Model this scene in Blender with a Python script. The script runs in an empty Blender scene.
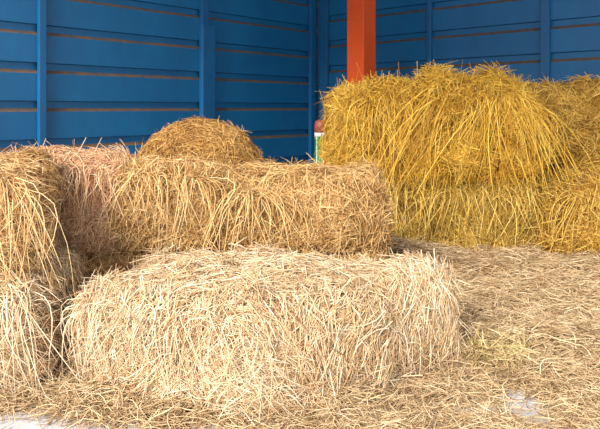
import bpy, math
import numpy as np
from mathutils import Vector
C = bpy.context.scene.collection
S = bpy.context.scene
F = 632.0; HZ = 108.0; CAMZ = 1.1
D0 = 8.2; CX = 0.234                       # corner of the two walls
LD = np.array([-.670, -.743]); RD = np.array([.743, -.670])   # wall directions away from the corner

# ------------------------------------------------------------------ materials
def new_mat(name):
    m = bpy.data.materials.new(name); m.use_nodes = True
    nt = m.node_tree
    return m, nt, nt.nodes['Principled BSDF']
def hay(name, dark, mid, light, rough=.55, trans=.18):
    m, nt, b = new_mat(name)
    a = nt.nodes.new('ShaderNodeAttribute'); a.attribute_name = 'tone'
    r = nt.nodes.new('ShaderNodeValToRGB')
    r.color_ramp.elements[0].position = 0; r.color_ramp.elements[0].color = (*dark, 1)
    r.color_ramp.elements[1].position = 1; r.color_ramp.elements[1].color = (*light, 1)
    e = r.color_ramp.elements.new(.45); e.color = (*mid, 1)
    nt.links.new(a.outputs['Fac'], r.inputs[0])
    n = nt.nodes.new('ShaderNodeTexNoise'); n.inputs['Scale'].default_value = 60; n.inputs['Detail'].default_value = 3
    tc = nt.nodes.new('ShaderNodeTexCoord'); nt.links.new(tc.outputs['Object'], n.inputs['Vector'])
    hv = nt.nodes.new('ShaderNodeHueSaturation'); hv.inputs['Saturation'].default_value = 1
    mr = nt.nodes.new('ShaderNodeMapRange'); mr.inputs[3].default_value = .8; mr.inputs[4].default_value = 1.2
    nt.links.new(n.outputs[0], mr.inputs[0]); nt.links.new(mr.outputs[0], hv.inputs['Value'])
    nt.links.new(r.outputs[0], hv.inputs['Color']); nt.links.new(hv.outputs[0], b.inputs['Base Color'])
    b.inputs['Roughness'].default_value = rough
    b.inputs['Specular IOR Level'].default_value = .35
    t = nt.nodes.new('ShaderNodeBsdfTranslucent'); nt.links.new(hv.outputs[0], t.inputs[0])
    mx = nt.nodes.new('ShaderNodeMixShader'); mx.inputs[0].default_value = trans
    nt.links.new(b.outputs[0], mx.inputs[1]); nt.links.new(t.outputs[0], mx.inputs[2])
    nt.links.new(mx.outputs[0], nt.nodes['Material Output'].inputs[0])
    return m
def plain(name, col, rough=.5, metal=0, noise=0, nscale=5, col2=None, stretch=(1,1,1), bump=0):
    m, nt, b = new_mat(name)
    b.inputs['Roughness'].default_value = rough; b.inputs['Metallic'].default_value = metal
    b.inputs['Base Color'].default_value = (*col, 1)
    if noise:
        tc = nt.nodes.new('ShaderNodeTexCoord'); mp = nt.nodes.new('ShaderNodeMapping')
        mp.inputs['Scale'].default_value = stretch
        n = nt.nodes.new('ShaderNodeTexNoise'); n.inputs['Scale'].default_value = nscale; n.inputs['Detail'].default_value = 6
        n.inputs['Roughness'].default_value = .65
        r = nt.nodes.new('ShaderNodeValToRGB')
        r.color_ramp.elements[0].position = .5-noise/2; r.color_ramp.elements[1].position = .5+noise/2
        r.color_ramp.elements[0].color = (*col, 1); r.color_ramp.elements[1].color = (*(col2 or col), 1)
        nt.links.new(tc.outputs['Object'], mp.inputs[0]); nt.links.new(mp.outputs[0], n.inputs['Vector'])
        nt.links.new(n.outputs[0], r.inputs[0]); nt.links.new(r.outputs[0], b.inputs['Base Color'])
        if bump:
            bp = nt.nodes.new('ShaderNodeBump'); bp.inputs['Strength'].default_value = bump
            nt.links.new(n.outputs[0], bp.inputs['Height']); nt.links.new(bp.outputs[0], b.inputs['Normal'])
    return m

PALE = hay('pale_straw', (.33,.165,.065), (.73,.49,.25), (.97,.83,.61))
TAN = hay('tan_straw', (.28,.115,.03), (.66,.38,.14), (.94,.70,.38))
RED = hay('reddish_straw', (.34,.13,.055), (.74,.41,.21), (.95,.71,.44))
BROWN = hay('brown_gold_straw', (.16,.06,.01), (.46,.22,.05), (.80,.50,.17))
HONEY = hay('honey_straw', (.24,.10,.025), (.65,.37,.12), (.95,.70,.36))
GOLD = hay('warm_lit_golden_straw', (.19,.065,.003), (.68,.35,.028), (1.,.70,.13))  # golden hay, with the warm light on the right stack put into its colour
GREEN = hay('greenish_gold_straw', (.15,.07,.008), (.54,.31,.04), (.92,.66,.18))
AMBER = hay('amber_straw', (.18,.065,.005), (.60,.32,.04), (.97,.67,.17))
UMBER = hay('shaded_brownish_straw', (.19,.075,.018), (.56,.30,.09), (.92,.65,.30))  # brownish hay, darkened to paint in the shade on the middle bale
TUFT = hay('green_tinged_straw', (.18,.11,.035), (.54,.38,.15), (.86,.69,.38))
LITTER = hay('loose_floor_straw', (.22,.115,.05), (.60,.40,.20), (.90,.71,.45))

# ------------------------------------------------------------------ helpers
def mesh_obj(name, V, Q, mat, tone=None, parent=None, smooth=True):
    V = np.asarray(V, dtype=np.float32); Q = np.asarray(Q, dtype=np.int32)
    k = Q.shape[1]
    me = bpy.data.meshes.new(name)
    me.vertices.add(len(V)); me.vertices.foreach_set('co', V.ravel())
    me.loops.add(Q.size); me.loops.foreach_set('vertex_index', Q.ravel())
    me.polygons.add(len(Q)); me.polygons.foreach_set('loop_start', np.arange(0, Q.size, k, dtype=np.int32))
    me.polygons.foreach_set('loop_total', np.full(len(Q), k, dtype=np.int32))
    me.update(calc_edges=True)
    me.polygons.foreach_set('use_smooth', np.full(len(Q), smooth, dtype=bool))
    if tone is not None:
        at = me.attributes.new('tone', 'FLOAT', 'POINT'); at.data.foreach_set('value', np.asarray(tone, dtype=np.float32))
    me.materials.append(mat)
    o = bpy.data.objects.new(name, me); C.objects.link(o)
    if parent: o.parent = parent
    return o
def tag(o, label=None, cat=None, group=None, kind=None):
    if label: o['label'] = label
    if cat: o['category'] = cat
    if group: o['group'] = group
    if kind: o['kind'] = kind
    return o

def smooth_noise(seed, freq, n=10):
    r = np.random.default_rng(seed)
    k = r.normal(size=(n, 3))*freq; ph = r.uniform(0, 6.283, n)
    return lambda P: np.sin(P@k.T + ph).sum(1)/math.sqrt(n/2)

def unit(a): return a/np.maximum(np.linalg.norm(a, axis=-1, keepdims=True), 1e-9)

def strands(P0, T, N, L, W, rng, droop=0.3, lift=0.012, curl=.5, seg=4, zmin=None, ymin=None):
    """bent three-sided straws. P0 start, T tangent, N outward normal, L length, W half-width"""
    n = len(P0); B = unit(np.cross(N, T))
    s = np.linspace(0, 1, seg+1)
    bend = rng.normal(size=n)*curl; bump_ = rng.uniform(.2, 1, n)*lift
    path = np.zeros((n, seg+1, 3))
    for i, q in enumerate(s):
        path[:, i] = (P0 + T*(L*(q-.5))[:, None] + B*(bend*L*(q-.5)**2*1.6)[:, None]
                      + N*(bump_*(1.0-1.6*(2*q-1)**2*rng.uniform(.0, .5, n)))[:, None])
        path[:, i, 2] -= droop*L*np.abs(q-.3)**2
    if zmin is not None:
        path[:, :, 2] = np.maximum(path[:, :, 2], zmin)
    d = np.gradient(path, axis=1); d = unit(d)
    a = unit(np.cross(d, N[:, None, :]+1e-4)); b = np.cross(d, a)
    tap = np.interp(s, [0, .15, .8, 1], [.75, 1, .9, .35])
    rings = []
    ph = rng.uniform(0, 6.28, n)
    for k in range(3):
        an = ph+k*2.0944
        w = (W[:, None]*tap[None, :])[:, :, None]
        rings.append(path + w*(a*np.cos(an)[:, None, None] + .7*b*np.sin(an)[:, None, None]))
    V = np.stack(rings, 2).reshape(-1, 3)
    base = (np.arange(n)*(seg+1)*3)[:, None, None]
    i = np.arange(seg)[None, :, None]; k = np.arange(3)[None, None, :]; k2 = (k+1) % 3
    q = np.stack([base+i*3+k, base+i*3+k2, base+(i+1)*3+k2, base+(i+1)*3+k], -1).reshape(-1, 4)
    tone = np.repeat(np.clip(rng.beta(1.3, 1.1, n), 0, 1), (seg+1)*3)
    return V, q, tone

class Bale:
    def __init__(s, quad, z0, z1, seed, amp=.02, p=7, tops=None, bulge=.03, dome=False):
        s.dome = dome; s.q = np.array(quad, float); s.z0 = z0; s.z1 = z1; s.p = p; s.bulge = bulge
        s.c = np.array([*s.q.mean(0), (z0+z1)/2])
        s.tops = np.array(tops if tops is not None else [z1]*4, float)
        s.n1 = smooth_noise(seed, 7); s.n2 = smooth_noise(seed+1, 22); s.amp = amp
        s.rng = np.random.default_rng(seed)
        s.nf = smooth_noise(seed+2, 6); s.nt = smooth_noise(seed+3, 11)
    def surf(s, U):
        """U on the cube surface [-1,1]^3 -> world points"""
        c = U/((np.abs(U)**s.p).sum(1)**(1/s.p))[:, None]
        u, v, w = c.T
        k = 1+s.bulge*(1-w*w); ub, vb = u*k, v*k
        wts = np.stack([(1-ub)*(1-vb), (1+ub)*(1-vb), (1+ub)*(1+vb), (1-ub)*(1+vb)], 1)/4
        P = np.zeros((len(U), 3)); P[:, :2] = wts@s.q
        top = wts@s.tops
        P[:, 2] = s.z0+(np.maximum(w, 0) if s.dome else (w+1)/2)*(top-s.z0)
        nn = unit(P-s.c)*.5+unit(c**5)*.5
        fade = np.clip((w+1.0)/.35, 0, 1)
        P = P+nn*((s.amp*s.n1(P)+s.amp*.45*s.n2(P))*fade)[:, None]
        P[:, 2] = np.maximum(P[:, 2], s.z0)
        return P
    def grid(s, n=30):
        Vs, Qs, off = [], [], 0
        g = np.linspace(-1, 1, n+1); A, B = np.meshgrid(g, g, indexing='ij'); A = A.ravel(); B = B.ravel(); O = np.ones_like(A)
        idx = np.arange((n+1)**2).reshape(n+1, n+1)
        q = np.stack([idx[:-1, :-1], idx[1:, :-1], idx[1:, 1:], idx[:-1, 1:]], -1).reshape(-1, 4)
        for f, (x, y, z) in enumerate([(O,A,B),(-O,B,A),(B,O,A),(A,-O,B),(A,B,O),(B,A,-O)]):
            Vs.append(s.surf(np.stack([x, y, z], 1))); Qs.append(q+off); off += (n+1)**2
        V = np.concatenate(Vs)
        # weld the seams
        key = np.round(V*1e5).astype(np.int64); _, first, inv = np.unique(key, axis=0, return_index=True, return_inverse=True)
        return V[first], inv.ravel()[np.concatenate(Qs)]
    def sample(s, n, faces):
        """faces: dict of weights for +x -x +y -y +z (v axis points away from the camera)"""
        names = ['+x', '-x', '+y', '-y', '+z']
        w = np.array([faces.get(k, 0) for k in names], float); w /= w.sum()
        f = s.rng.choice(5, n, p=w); a = s.rng.uniform(-1, 1, n); b = s.rng.uniform(-1, 1, n)
        b = np.where(f < 4, a*0+s.rng.uniform(-.98, 1, n), b)
        U = np.zeros((n, 3))
        U[f==0] = np.stack([np.ones((f==0).sum()), a[f==0], b[f==0]], 1)
        U[f==1] = np.stack([-np.ones((f==1).sum()), a[f==1], b[f==1]], 1)
        U[f==2] = np.stack([a[f==2], np.ones((f==2).sum()), b[f==2]], 1)
        U[f==3] = np.stack([a[f==3], -np.ones((f==3).sum()), b[f==3]], 1)
        U[f==4] = np.stack([a[f==4], b[f==4], np.ones((f==4).sum())], 1)
        e = .02; ax = np.where(f[:, None] < 2, [[0, 1., 0]], [[1., 0, 0]]); ay = np.where(f[:, None] == 4, [[0, 1., 0]], [[0, 0, 1.]])
        P = s.surf(U); Pu = s.surf(U+ax*e)-P; Pv = s.surf(U+ay*e)-P
        N = unit(np.cross(Pu, Pv)); N *= np.sign(((P-s.c)*N).sum(1))[:, None]
        return P, N, f

def side_field(b, P, N, f, spread, lean):
    """tangent directions: hanging down on the sides, combed in swirling tufts on top"""
    n = len(P); rng = b.rng
    down = np.array([0, 0, -1.]); dn = unit(down-N*(N@down)[:, None])
    hor = unit(np.cross(N, dn))
    th = b.nf(P)*.75+rng.normal(size=n)*spread+lean
    th = np.where(f == 4, b.nf(P)*1.2+rng.normal(size=n)*1.0+1.57, th)
    return unit(dn*np.cos(th)[:, None]+hor*np.sin(th)[:, None])

def bale(label, quad, z0, z1, seed, mat, n, width=.0021, length=(.07, .2), faces=None, spread=.75, lean=0., amp=.02, p=7,
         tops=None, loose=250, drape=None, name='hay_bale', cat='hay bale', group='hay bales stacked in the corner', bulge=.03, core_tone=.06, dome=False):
    b = Bale(quad, z0, z1, seed, amp, p, tops, bulge, dome)
    faces = faces or {'+x': .18, '-x': .14, '+y': .06, '-y': .5, '+z': .35}
    V, Q = b.grid(); rng = b.rng
    ctone = np.clip(core_tone+.08*b.nt(V*3), .0, 1)  # core toned dark, so shade in the gaps between straws is painted in
    Vs, Qs, Ts = [V], [Q], [ctone]; off = len(V)
    # short, deep straws, then the long ones on top
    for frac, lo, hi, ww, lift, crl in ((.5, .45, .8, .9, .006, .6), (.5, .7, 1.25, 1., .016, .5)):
        m = int(n*frac); P, N, f = b.sample(m, faces)
        T = side_field(b, P, N, f, spread, lean)
        T = unit(T+N*rng.normal(size=m)[:, None]*.10)
        L = rng.uniform(length[0]*lo/.7, length[1]*hi, m)
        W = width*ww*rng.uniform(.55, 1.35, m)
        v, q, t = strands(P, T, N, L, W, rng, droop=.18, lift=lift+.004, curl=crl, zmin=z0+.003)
        k = 1 if frac == .5 and lo > .5 else .75  # deep straws toned darker for the same dark gaps
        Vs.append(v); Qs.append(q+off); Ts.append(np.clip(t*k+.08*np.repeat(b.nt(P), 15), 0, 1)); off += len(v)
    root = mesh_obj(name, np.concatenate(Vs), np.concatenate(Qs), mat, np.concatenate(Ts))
    tag(root, label, cat, group)
    # wisps that stand off the bale
    Vs, Qs, Ts, off = [], [], [], 0
    if loose:
        P, N, f = b.sample(loose, {'-y': .35, '+z': .6, '+x': .1, '-x': .1})
        T = side_field(b, P, N, f, 1.2, lean)
        T = unit(T*rng.uniform(.5, 1.2, loose)[:, None]+N*rng.uniform(.1, .7, loose)[:, None])
        v, q, t = strands(P+T*.02, T, N, rng.uniform(.06, length[1]*1.1, loose), width*rng.uniform(.6, 1.3, loose), rng, droop=.35, lift=.01, curl=.6, zmin=z0+.003)
        Vs.append(v); Qs.append(q); Ts.append(np.clip(t+.2, 0, 1)); off += len(v)
    for dr in (drape or []):
        # bunches of long straw hanging over the front edge: n, u range, length range, fan, tone shift
        m, u0, u1, l0, l1, fan, sh = dr
        U = np.stack([rng.uniform(u0, u1, m), -np.ones(m), rng.uniform(.55, 1.0, m)], 1)
        P = b.surf(U); uc = (u0+u1)/2; hw = max((u1-u0)/2, .05)
        ex = unit(np.append(b.q[1]-b.q[0], 0)[None])[0]; outv = np.cross(ex, [0, 0, 1.])
        L = rng.uniform(l0, l1, m); lat = ((U[:, 0]-uc)/hw*fan+rng.normal(size=m)*.42)
        seg = 6; s_ = np.linspace(0, 1, seg+1); path = np.zeros((m, seg+1, 3))
        o1 = rng.uniform(.03, .10, m); wob = rng.normal(size=m)*.05
        for i, qq in enumerate(s_):
            path[:, i] = P+outv*(o1*np.sin(min(qq*2.2, 1.57))+.01)[:, None]-outv*(.03*(qq < .05))
            path[:, i] += ex*(lat*L*qq*.8+wob*math.sin(qq*3.14))[:, None]
            path[:, i, 2] += .05*np.sin(qq*3.14)*1.0-L*qq**1.35*.95
        path[:, :, 2] = np.maximum(path[:, :, 2], .03)
        d = unit(np.gradient(path, axis=1)); Nn = np.broadcast_to(outv, (m, 3))[:, None, :]
        a = unit(np.cross(d, Nn+1e-4)); bb = np.cross(d, a); tap = np.interp(s_, [0, .8, 1], [1, .9, .3])
        W = width*rng.uniform(.6, 1.25, m)
        rg = [path+(W[:, None]*tap[None])[:, :, None]*(a*math.cos(k*2.0944)+.7*bb*math.sin(k*2.0944)) for k in range(3)]
        v = np.stack(rg, 2).reshape(-1, 3)
        base = (np.arange(m)*(seg+1)*3)[:, None, None]; i = np.arange(seg)[None, :, None]; k = np.arange(3)[None, None, :]; k2 = (k+1) % 3
        q = np.stack([base+i*3+k, base+i*3+k2, base+(i+1)*3+k2, base+(i+1)*3+k], -1).reshape(-1, 4)
        t = np.repeat(np.clip(rng.beta(1.3, 1.1, m)+sh, 0, 1), (seg+1)*3)
        Vs.append(v); Qs.append(q+off); Ts.append(t); off += len(v)
    if Vs:
        o = mesh_obj('loose_straw', np.concatenate(Vs), np.concatenate(Qs), mat, np.concatenate(Ts), root)
        o['kind'] = 'stuff'
    return b

# ------------------------------------------------------------------ the stacks (quad: near left, near right, far right, far left)
LG = 'hay bales piled along the left and middle'
RG = 'golden hay bales stacked on the right'
FQ = [(-.86, 2.44), (-.085, 2.14), (.68, 2.67), (-.58, 2.93)]
bale('large pale hay bale lying in front on the floor, its corner towards the viewer', [(-.89, 2.46), (-.10, 2.15), (.69, 2.68), (-.60, 2.92)], 0, .42, 11, PALE, 19000,
     width=.0021, length=(.07, .2), faces={'+x': .35, '-x': .10, '+y': .05, '-y': .45, '+z': .42}, spread=.6, amp=.022, p=6.5,
     tops=[.40, .40, .46, .425], loose=420, drape=[(90, -.95, .95, .08, .3, .3, .15)], group=LG)
bale('upper pale hay bale of the stack at the left edge, strands hanging over it', [(-1.78, 2.45), (-1.01, 2.42), (-1.15, 2.90), (-1.85, 2.93)], .445, .875, 21, TAN, 8500,
     spread=.45, amp=.022, p=5, loose=260, drape=[(220, -.6, 1, .12, .42, .3, .2), (40, 0, .95, .35, .6, .15, .4)], group=LG)
bale('lower hay bale of the stack at the left edge, standing on the floor', [(-1.80, 2.42), (-.98, 2.40), (-1.04, 2.92), (-1.82, 2.95)], 0, .45, 31, PALE, 7500,
     spread=.5, amp=.02, p=6, loose=150, drape=[(120, -.3, 1, .15, .4, .3, .15)], group=LG)
bale('narrow reddish hay bale between the left edge stack and the next upright bale', [(-1.62, 3.02), (-.87, 2.95), (-.87, 3.42), (-1.60, 3.50)], .42, .84, 41, RED, 8500,
     spread=.6, amp=.02, p=7, lean=-.15, loose=200, drape=[(150, -.2, .95, .12, .3, .2, .1)], group=LG)
bale('honey coloured hay bale right of the reddish one, below the loose heap', [(-.87, 2.95), (-.385, 2.98), (-.38, 3.62), (-.87, 3.62)], .425, .80, 51, HONEY, 8000,
     spread=.8, amp=.02, p=7, tops=[.83, .80, .79, .80], loose=220, drape=[(90, -.8, .9, .12, .3, .3, .1)], group=LG)
bale('brownish hay bale in the middle, low and wide, against the tall golden stack', [(-.385, 3.03), (.40, 3.12), (.42, 3.78), (-.38, 3.80)], .395, .73, 61, UMBER, 9500,
     spread=1.0, amp=.02, p=9, tops=[.735, .70, .75, .765], loose=260, drape=[(60, -.95, -.3, .15, .4, .5, .15)], group=LG)
bale('hay bale on the floor under the reddish and honey coloured bales', [(-1.62, 3.02), (-.41, 3.0), (-.40, 3.62), (-1.60, 3.64)], 0, .42, 71, TAN, 4200, amp=.015, p=7, loose=60, group=LG)
bale('hay bale on the floor under the brownish middle bale, behind the front one', [(-.38, 3.12), (.43, 3.14), (.47, 3.78), (-.36, 3.80)], 0, .39, 81, HONEY, 4200, amp=.015, p=7, loose=60, group=LG)
bale('dark dome-shaped heap of loose hay on top of the bales before the blue wall', [(-.90, 3.26), (-.21, 3.34), (-.24, 3.92), (-.88, 3.86)], .765, 1.03, 91, BROWN, 9000,
     spread=.9, amp=.014, p=1.75, loose=260, name='hay_heap', cat='heap of hay', bulge=.0, dome=True, tops=[1.01, 1.02, .98, 1.04], group=LG, length=(.06, .17),
     faces={'+x': .25, '-x': .2, '+y': .1, '-y': .4, '+z': .5})
bale('brown hay bale at the far left, only its top showing behind the front stack', [(-2.35, 3.75), (-1.45, 3.70), (-1.42, 4.25), (-2.33, 4.30)], .43, .765, 101, BROWN, 4500, width=.0026, amp=.02, p=5, loose=120, group=LG)
bale('hay bale on the floor at the far left under the brown bale', [(-2.35, 3.75), (-1.45, 3.70), (-1.42, 4.25), (-2.33, 4.30)], 0, .42, 111, BROWN, 1200, width=.003, amp=.015, p=7, loose=0, group=LG)
# right stack
bale('golden hay bale on top of the right stack, next to the orange post', [(.25, 4.72), (.92, 4.68), (.92, 5.40), (.28, 5.42)], .54, 1.27, 121, GOLD, 13000,
     width=.0027, length=(.1, .27), spread=.65, amp=.03, p=6, tops=[1.23, 1.30, 1.30, 1.25], loose=300, drape=[(90, -.6, .95, .2, .8, .1, .05)], group=RG)
bale('bulging golden hay bale at the centre of the right stack, long straw cascading down', [(.91, 4.62), (1.68, 4.58), (1.76, 5.38), (.93, 5.40)], .54, 1.33, 131, GOLD, 15000,
     width=.0027, length=(.10, .30), spread=.85, amp=.035, p=5, tops=[1.37, 1.27, 1.27, 1.34], loose=350,
     drape=[(260, -.8, 1.0, .2, .95, .35, .05), (130, .2, 1.0, .15, .75, .6, .2)], group=RG)
bale('darker amber hay bale on top at the right edge, set back', [(1.78, 5.02), (2.75, 4.98), (2.78, 5.62), (1.80, 5.62)], .66, 1.27, 141, AMBER, 8000,
     width=.0032, length=(.1, .28), spread=.9, amp=.03, p=5, loose=260, group=RG)
bale('golden hay bale on the floor at the right edge, below the amber one', [(1.80, 4.42), (2.62, 4.36), (2.66, 4.94), (1.84, 4.96)], 0, .67, 151, AMBER, 8500,
     width=.0029, length=(.1, .28), spread=.8, lean=.4, amp=.03, p=4, tops=[.60, .70, .72, .60], loose=220, drape=[(120, -.8, .6, .2, .5, .5, .2)], group=RG)
bale('rear hay bale on the floor directly under the amber one at the right edge', [(1.80, 5.02), (2.75, 5.00), (2.78, 5.62), (1.82, 5.62)], 0, .65, 161, AMBER, 1500, width=.003, amp=.015, p=7, loose=0, group=RG)
bale('greenish hay bale on the floor under the orange post side of the right stack', [(.18, 4.72), (.98, 4.70), (1.0, 5.40), (.20, 5.42)], 0, .55, 171, GREEN, 6500,
     width=.003, length=(.09, .25), spread=.7, amp=.02, p=10, loose=120, drape=[(100, -.9, .9, .15, .4, .2, .1)], group=RG)
bale('greenish hay bale on the floor below the bulging golden bale', [(1.0, 4.66), (1.76, 4.60), (1.76, 5.38), (1.03, 5.40)], 0, .55, 181, GREEN, 7000,
     width=.003, length=(.09, .25), spread=.8, amp=.02, p=10, loose=200, drape=[(100, -.9, .9, .15, .4, .4, .15)], group=RG)

# ------------------------------------------------------------------ straw littering the floor
FOOT = [FQ, [(-1.80, 2.42), (-.98, 2.40), (-1.04, 2.92), (-1.82, 2.95)], [(-1.62, 3.02), (-.41, 3.0), (-.40, 3.62), (-1.60, 3.64)], [(-.38, 3.12), (.43, 3.14), (.47, 3.78), (-.36, 3.80)],
        [(1.80, 4.42), (2.62, 4.36), (2.66, 4.94), (1.84, 4.96)], [(.18, 4.72), (1.74, 4.65), (1.76, 5.38), (.20, 5.42)], [(-2.35, 3.75), (-1.45, 3.70), (-1.42, 4.25), (-2.33, 4.30)], [(1.80, 5.02), (2.75, 5.00), (2.78, 5.62), (1.82, 5.62)]]
def inside(x, y, q, m=0.):
    r = np.ones(len(x), bool)
    for i in range(4):
        ax, ay = q[i]; bx, by = q[(i+1) % 4]; L = math.hypot(bx-ax, by-ay)
        r &= ((bx-ax)*(y-ay)-(by-ay)*(x-ax))/L > m
    return r
ln1 = smooth_noise(900, 5); ln2 = smooth_noise(901, 14); ln3 = smooth_noise(902, 40)
def blob(x, y, cx, cy, rx, ry): return np.exp(-(((x-cx)/rx)**2+((y-cy)/ry)**2))
def litter_h(x, y):
    P = np.stack([x, y, x*0], 1)
    h = .042+.016*ln1(P)+.010*ln2(P)+.006*ln3(P)
    h += .05*blob(x, y, .95, 3.05, .35, .3)+.06*blob(x, y, 1.35, 2.75, .3, .3)+.05*blob(x, y, 1.6, 3.9, .6, .4)+.05*blob(x, y, .9, 4.3, .5, .3)
    h += .14*blob(x, y, .62, 4.2, .3, .32)
    h += .06*blob(x, y, .78, 2.72, .22, .12)
    h -= .16*blob(x, y, .82, 2.27, .085, .17)+.07*blob(x, y, .62, 2.28, .12, .06)+.07*blob(x, y, .86, 2.62, .06, .03)
    h -= .10*blob(x, y, -.98, 2.18, .26, .09)
    h -= .10*np.clip((2.32-y)/.3, 0, 1)*(x < .1)
    h -= .35*np.clip(x-3.0, 0, 1)+.5*np.clip(1.98-y, 0, 1)+.2*np.clip(-1.9-x, 0, 1)
    return h
nx, ny = 230, 200
gx = np.linspace(-2.4, 3.2, nx); gy = np.linspace(1.75, 5.0, ny); X, Y = np.meshgrid(gx, gy); X = X.ravel(); Y = Y.ravel()
H = litter_h(X, Y); ok = H > .004
for q in FOOT: ok &= ~inside(X, Y, q, .01)
idx = np.arange(nx*ny).reshape(ny, nx)
q = np.stack([idx[:-1, :-1], idx[:-1, 1:], idx[1:, 1:], idx[1:, :-1]], -1).reshape(-1, 4)
q = q[ok[q].all(1)]
used = np.unique(q); remap = -np.ones(nx*ny, int); remap[used] = np.arange(len(used))
V = np.stack([X, Y, np.maximum(H-.012, .003)], 1)[used]; Q = remap[q]
rng = np.random.default_rng(77)
Vs, Qs, Ts, off = [V], [Q], [np.clip(.16+.07*ln2(V*2), 0, 1)], len(V)
m = 60000
d = 1.85/(1-rng.uniform(0, 1, m)*.62); x = d*rng.uniform(-.56, .58, m)
keep = np.ones(m, bool)
for qd in FOOT: keep &= ~inside(x, d, qd, .03)
h = litter_h(x, d); keep &= (h > rng.uniform(-.05, .01, m)) | (rng.uniform(0, 1, m) < .02)
x, d, h = x[keep], d[keep], np.maximum(h[keep], .004); m = len(x)
th = rng.uniform(0, 3.1416, m)+ln1(np.stack([x, d, x*0], 1))*.6
T = np.stack([np.cos(th), np.sin(th)*.9, rng.normal(size=m)*.3], 1); T = unit(T); N = np.tile([0, 0, 1.], (m, 1))
P = np.stack([x, d, h-.002], 1)
v, q, t = strands(P, T, N, rng.uniform(.06, .2, m), .0019*(1+.18*(d-2))*rng.uniform(.55, 1.3, m), rng, droop=.03, lift=np.where(rng.uniform(0, 1, m) < .3, .045, .014), curl=.6, zmin=.004)
Vs.append(v); Qs.append(q+off); Ts.append(t)
tag(mesh_obj('scattered_straw', np.concatenate(Vs), np.concatenate(Qs), LITTER, np.concatenate(Ts)),
    'loose straw scattered over the concrete floor around the bales', 'straw', kind='stuff')

# small tuft of greenish hay lying on the floor litter
bale('small flattened tuft of greenish hay on the littered floor at the lower right', [(.66, 2.62), (.98, 2.55), (1.02, 2.80), (.70, 2.84)], .05, .11, 191, TUFT, 900, width=.0019, length=(.08, .22),
     spread=1.2, amp=.008, p=2.3, loose=60, name='hay_tuft', cat='tuft of hay', bulge=0, group=None, faces={'+z': .6, '-y': .4, '+x': .1, '-x': .1})

# ------------------------------------------------------------------ the shed
BLUE = plain('blue_paint', (.0004, .082, .21), .5, noise=.5, nscale=3, col2=(.0008, .122, .28), stretch=(1, 1, .5))
DUST = plain('brown_dust', (.17, .085, .035), .9, noise=.4, nscale=14, col2=(.055, .06, .07))
ORANGE = plain('orange_paint', (.62, .06, .002), .75, noise=.5, nscale=4, col2=(.72, .085, .003))
CONC = plain('concrete', (.40, .39, .39), .85, noise=.5, nscale=6, col2=(.52, .51, .51), bump=.15)
ROOF = plain('roof_sheet', (.35, .36, .38), .5)
TEAL = plain('blue_batten_paint', (.0006, .074, .20), .5, noise=.5, nscale=5, col2=(.001, .10, .24))

def wall(name, dirv, length, phase, period, side):
    """panelled sheet with trapezoid grooves; dusty lower slope"""
    H = 3.9; prof = []          # (z, inset, material after this point)
    z = phase-math.ceil(phase/period)*period
    pts = [(0., 0.)]; mats = []
    while z < H:
        for dz, ins in ((-.016, 0), (.014, .03), (.072, .03), (.078, 0)):
            zz = z+dz
            if .01 < zz < H-.01: pts.append((zz, ins))
        z += period
    pts.append((H, 0.))
    p0 = np.array([CX, D0])-np.array(dirv)*0; p1 = p0+np.array(dirv)*length
    out = np.array([dirv[1], -dirv[0]])*side           # away from the room
    Vv, Fq, mi = [], [], []
    for zz, ins in pts:
        for p in (p0, p1): Vv.append((*(p+out*ins), zz))
    for i in range(len(pts)-1):
        Fq.append((2*i, 2*i+1, 2*i+3, 2*i+2)); mi.append(1 if pts[i][1] == 0 and pts[i+1][1] > 0 else 0)
    nb = len(Vv); n2 = len(pts)
    for zz in (0., H):
        for p in (p0, p1): Vv.append((*(p+out*.09), zz))
    Fq.append((nb, nb+2, nb+3, nb+1))
    Fq.append((0, nb, nb+1, 1)); mi += [0, 0]
    Fq.append((2*n2-2, 2*n2-1, nb+3, nb+2)); mi.append(0)
    o = mesh_obj(name, Vv, Fq, BLUE, smooth=False); o.data.materials.append(DUST)
    o.data.polygons.foreach_set('material_index', mi)
    o['kind'] = 'structure'
    return out
ol = wall('wall_left', LD, 8.2, 1.085, .33, 1)
orr = wall('wall_right', RD, 8.2, 1.565, .32, -1)

def box(name, c, ax, ay, hx, hy, z0, z1, mat, bev=.004, parent=None):
    c = np.array(c); ax = np.array(ax); ay = np.array(ay)
    Vv = [(*(c+ax*hx*sx+ay*hy*sy), z) for z in (z0, z1) for sx, sy in ((-1,-1),(1,-1),(1,1),(-1,1))]
    Fq = [(0,3,2,1),(4,5,6,7),(0,1,5,4),(1,2,6,5),(2,3,7,6),(3,0,4,7)]
    o = mesh_obj(name, Vv, Fq, mat, parent=parent, smooth=False)
    if bev:
        md = o.modifiers.new('bevel', 'BEVEL'); md.width = bev; md.segments = 2
    return o
def at_left(px):
    r = (px-300)/F; t = (CX-r*D0)/(-LD[0]+r*-LD[1]*-1) if 0 else (r*D0-CX)/(LD[0]-r*LD[1]); return t
def at_right(px):
    r = (px-300)/F; return (r*D0-CX)/(RD[0]-r*RD[1])
ti = 1
bx = np.array([CX, D0])
def batten(t, dirv, out, w, dep, z0=0., z1=3.9):
    global ti
    dirv = np.array(dirv); c = np.array([CX, D0])+dirv*t-out*(dep/2-.001)
    o = box('trim_%d' % ti, c, dirv, out, w/2, dep/2, z0, z1, TEAL); o['kind'] = 'structure'; ti += 1
batten(at_left(40.5), LD, ol, .062, .05)
batten(at_left(202.5), LD, ol, .09, .05)
batten(at_left(205.5), LD, ol, .17, .065, 0, 1.1+83/F*6.75)
batten(at_left(310.8), LD, ol, .10, .05)
batten(at_right(325.5), RD, orr, .13, .05)
batten(at_right(430.5), RD, orr, .055, .04)
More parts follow.
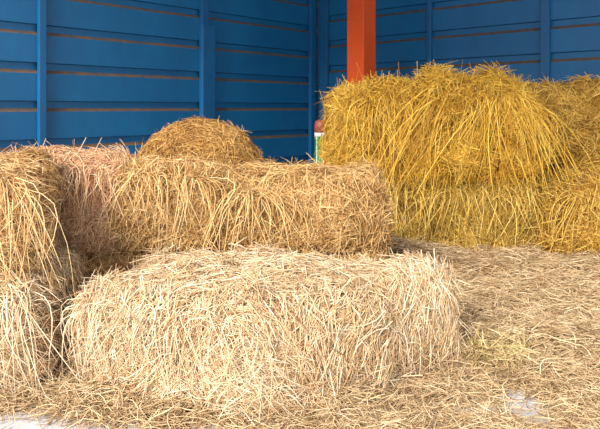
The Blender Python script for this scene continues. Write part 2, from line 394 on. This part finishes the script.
batten(at_right(546.5), RD, orr, .085, .05)

# floor, roof
def poly(name, pts, z, mat, th=.1):
    n = len(pts); bmV = [(*p, z) for p in pts]+[(*p, z-th) for p in pts]
    me = bpy.data.meshes.new(name)
    me.from_pydata(bmV, [], [list(range(n)), list(range(2*n-1, n-1, -1))]+[[i, i+n, (i+1) % n+n, (i+1) % n] for i in range(n)])
    me.materials.append(mat); o = bpy.data.objects.new(name, me); C.objects.link(o); o['kind'] = 'structure'; return o
cc = np.array([CX, D0]); Lp = cc+LD*8.2; Rp = cc+RD*8.2; Fp = cc+LD*8.2+RD*8.2
poly('floor', [tuple(cc+(-LD-RD)*.3), tuple(cc+LD*13-RD*.3), tuple(cc+LD*13+RD*13), tuple(cc+RD*13-LD*.3)], 0, CONC)
RL = 6.3
poly('ceiling', [tuple(cc), tuple(cc+LD*RL), tuple(cc+LD*RL+RD*RL), tuple(cc+RD*RL)], 4.0, ROOF)  # unseen roof, added to block daylight and keep the back darker

# orange post
pc = np.array([.643, 6.62]); s = .108
post = box('steel_post', pc, RD, LD, s, s*1.0, 0, 3.9, ORANGE, bev=.008)
tag(post, 'orange painted square post standing behind the golden stack', 'post')

# painted cylinder half hidden behind the golden stack
GRN = plain('green_paint', (.01, .20, .04), .35); WHT = plain('white_paint_and_highlight', (.7, .7, .68), .5); RDB = plain('reddish_brown_paint', (.30, .06, .04), .5)
def lathe(name, prof, mat, parent, n=32):
    Vv = [(r*math.cos(a*2*math.pi/n), r*math.sin(a*2*math.pi/n), z) for r, z in prof for a in range(n)]
    Fq = [(i*n+a, i*n+(a+1) % n, (i+1)*n+(a+1) % n, (i+1)*n+a) for i in range(len(prof)-1) for a in range(n)]
    return mesh_obj(name, Vv, Fq, mat, parent=parent)
e = bpy.data.objects.new('painted_cylinder', None); C.objects.link(e); e.location = (.195, 5.80, 0)
tag(e, 'narrow upright green cylinder with reddish top, half hidden left of the golden stack', 'cylinder')
lathe('body', [(0, 0), (.055, 0), (.062, .006), (.062, .84), (0, .84)], GRN, e)
lathe('band', [(0, .84), (.0625, .84), (.0625, .875), (0, .875)], WHT, e)
lathe('top', [(0, .875), (.062, .875), (.062, .94), (.056, .975), (.04, .99), (0, .992)], RDB, e)
st = box('highlight_strip', (-.042, -.046), (.74, -.67), (.67, .74), .004, .002, .02, .84, WHT, bev=0, parent=e)  # thin white strip painting a highlight down the green body

# ------------------------------------------------------------------ camera, light
cam = bpy.data.cameras.new('camera'); co = bpy.data.objects.new('camera', cam); C.objects.link(co)
co.location = (0, 0, CAMZ); co.rotation_euler = (math.pi/2, 0, 0)
cam.sensor_width = 36; cam.lens = F/600*36; cam.shift_y = -(214.5-HZ)/600
cam.clip_start = .05; S.camera = co

w = bpy.data.worlds.new('World'); S.world = w; w.use_nodes = True
bg = w.node_tree.nodes['Background']; bg.inputs[0].default_value = (.93, .96, 1, 1); bg.inputs[1].default_value = .85
sun = bpy.data.lights.new('daylight', 'SUN'); so = bpy.data.objects.new('daylight', sun); C.objects.link(so)
sun.energy = 3.2; sun.angle = math.radians(28); sun.color = (1, .955, .89)
dv = Vector((.50, .80, -.58)); so.rotation_euler = dv.to_track_quat('-Z', 'Y').to_euler(); so.location = (-2, -4, 6)
S.view_settings.view_transform = 'Standard'; S.view_settings.look = 'None'; S.view_settings.gamma = 1
S.view_settings.exposure = 1.25
kp = box('trim_%d' % ti, np.array([CX, D0])+(LD+RD)*.0+np.array([0, .06]), (1, 0), (0, 1), .09, .07, 0, 3.9, TEAL, bev=0); kp['kind'] = 'structure'
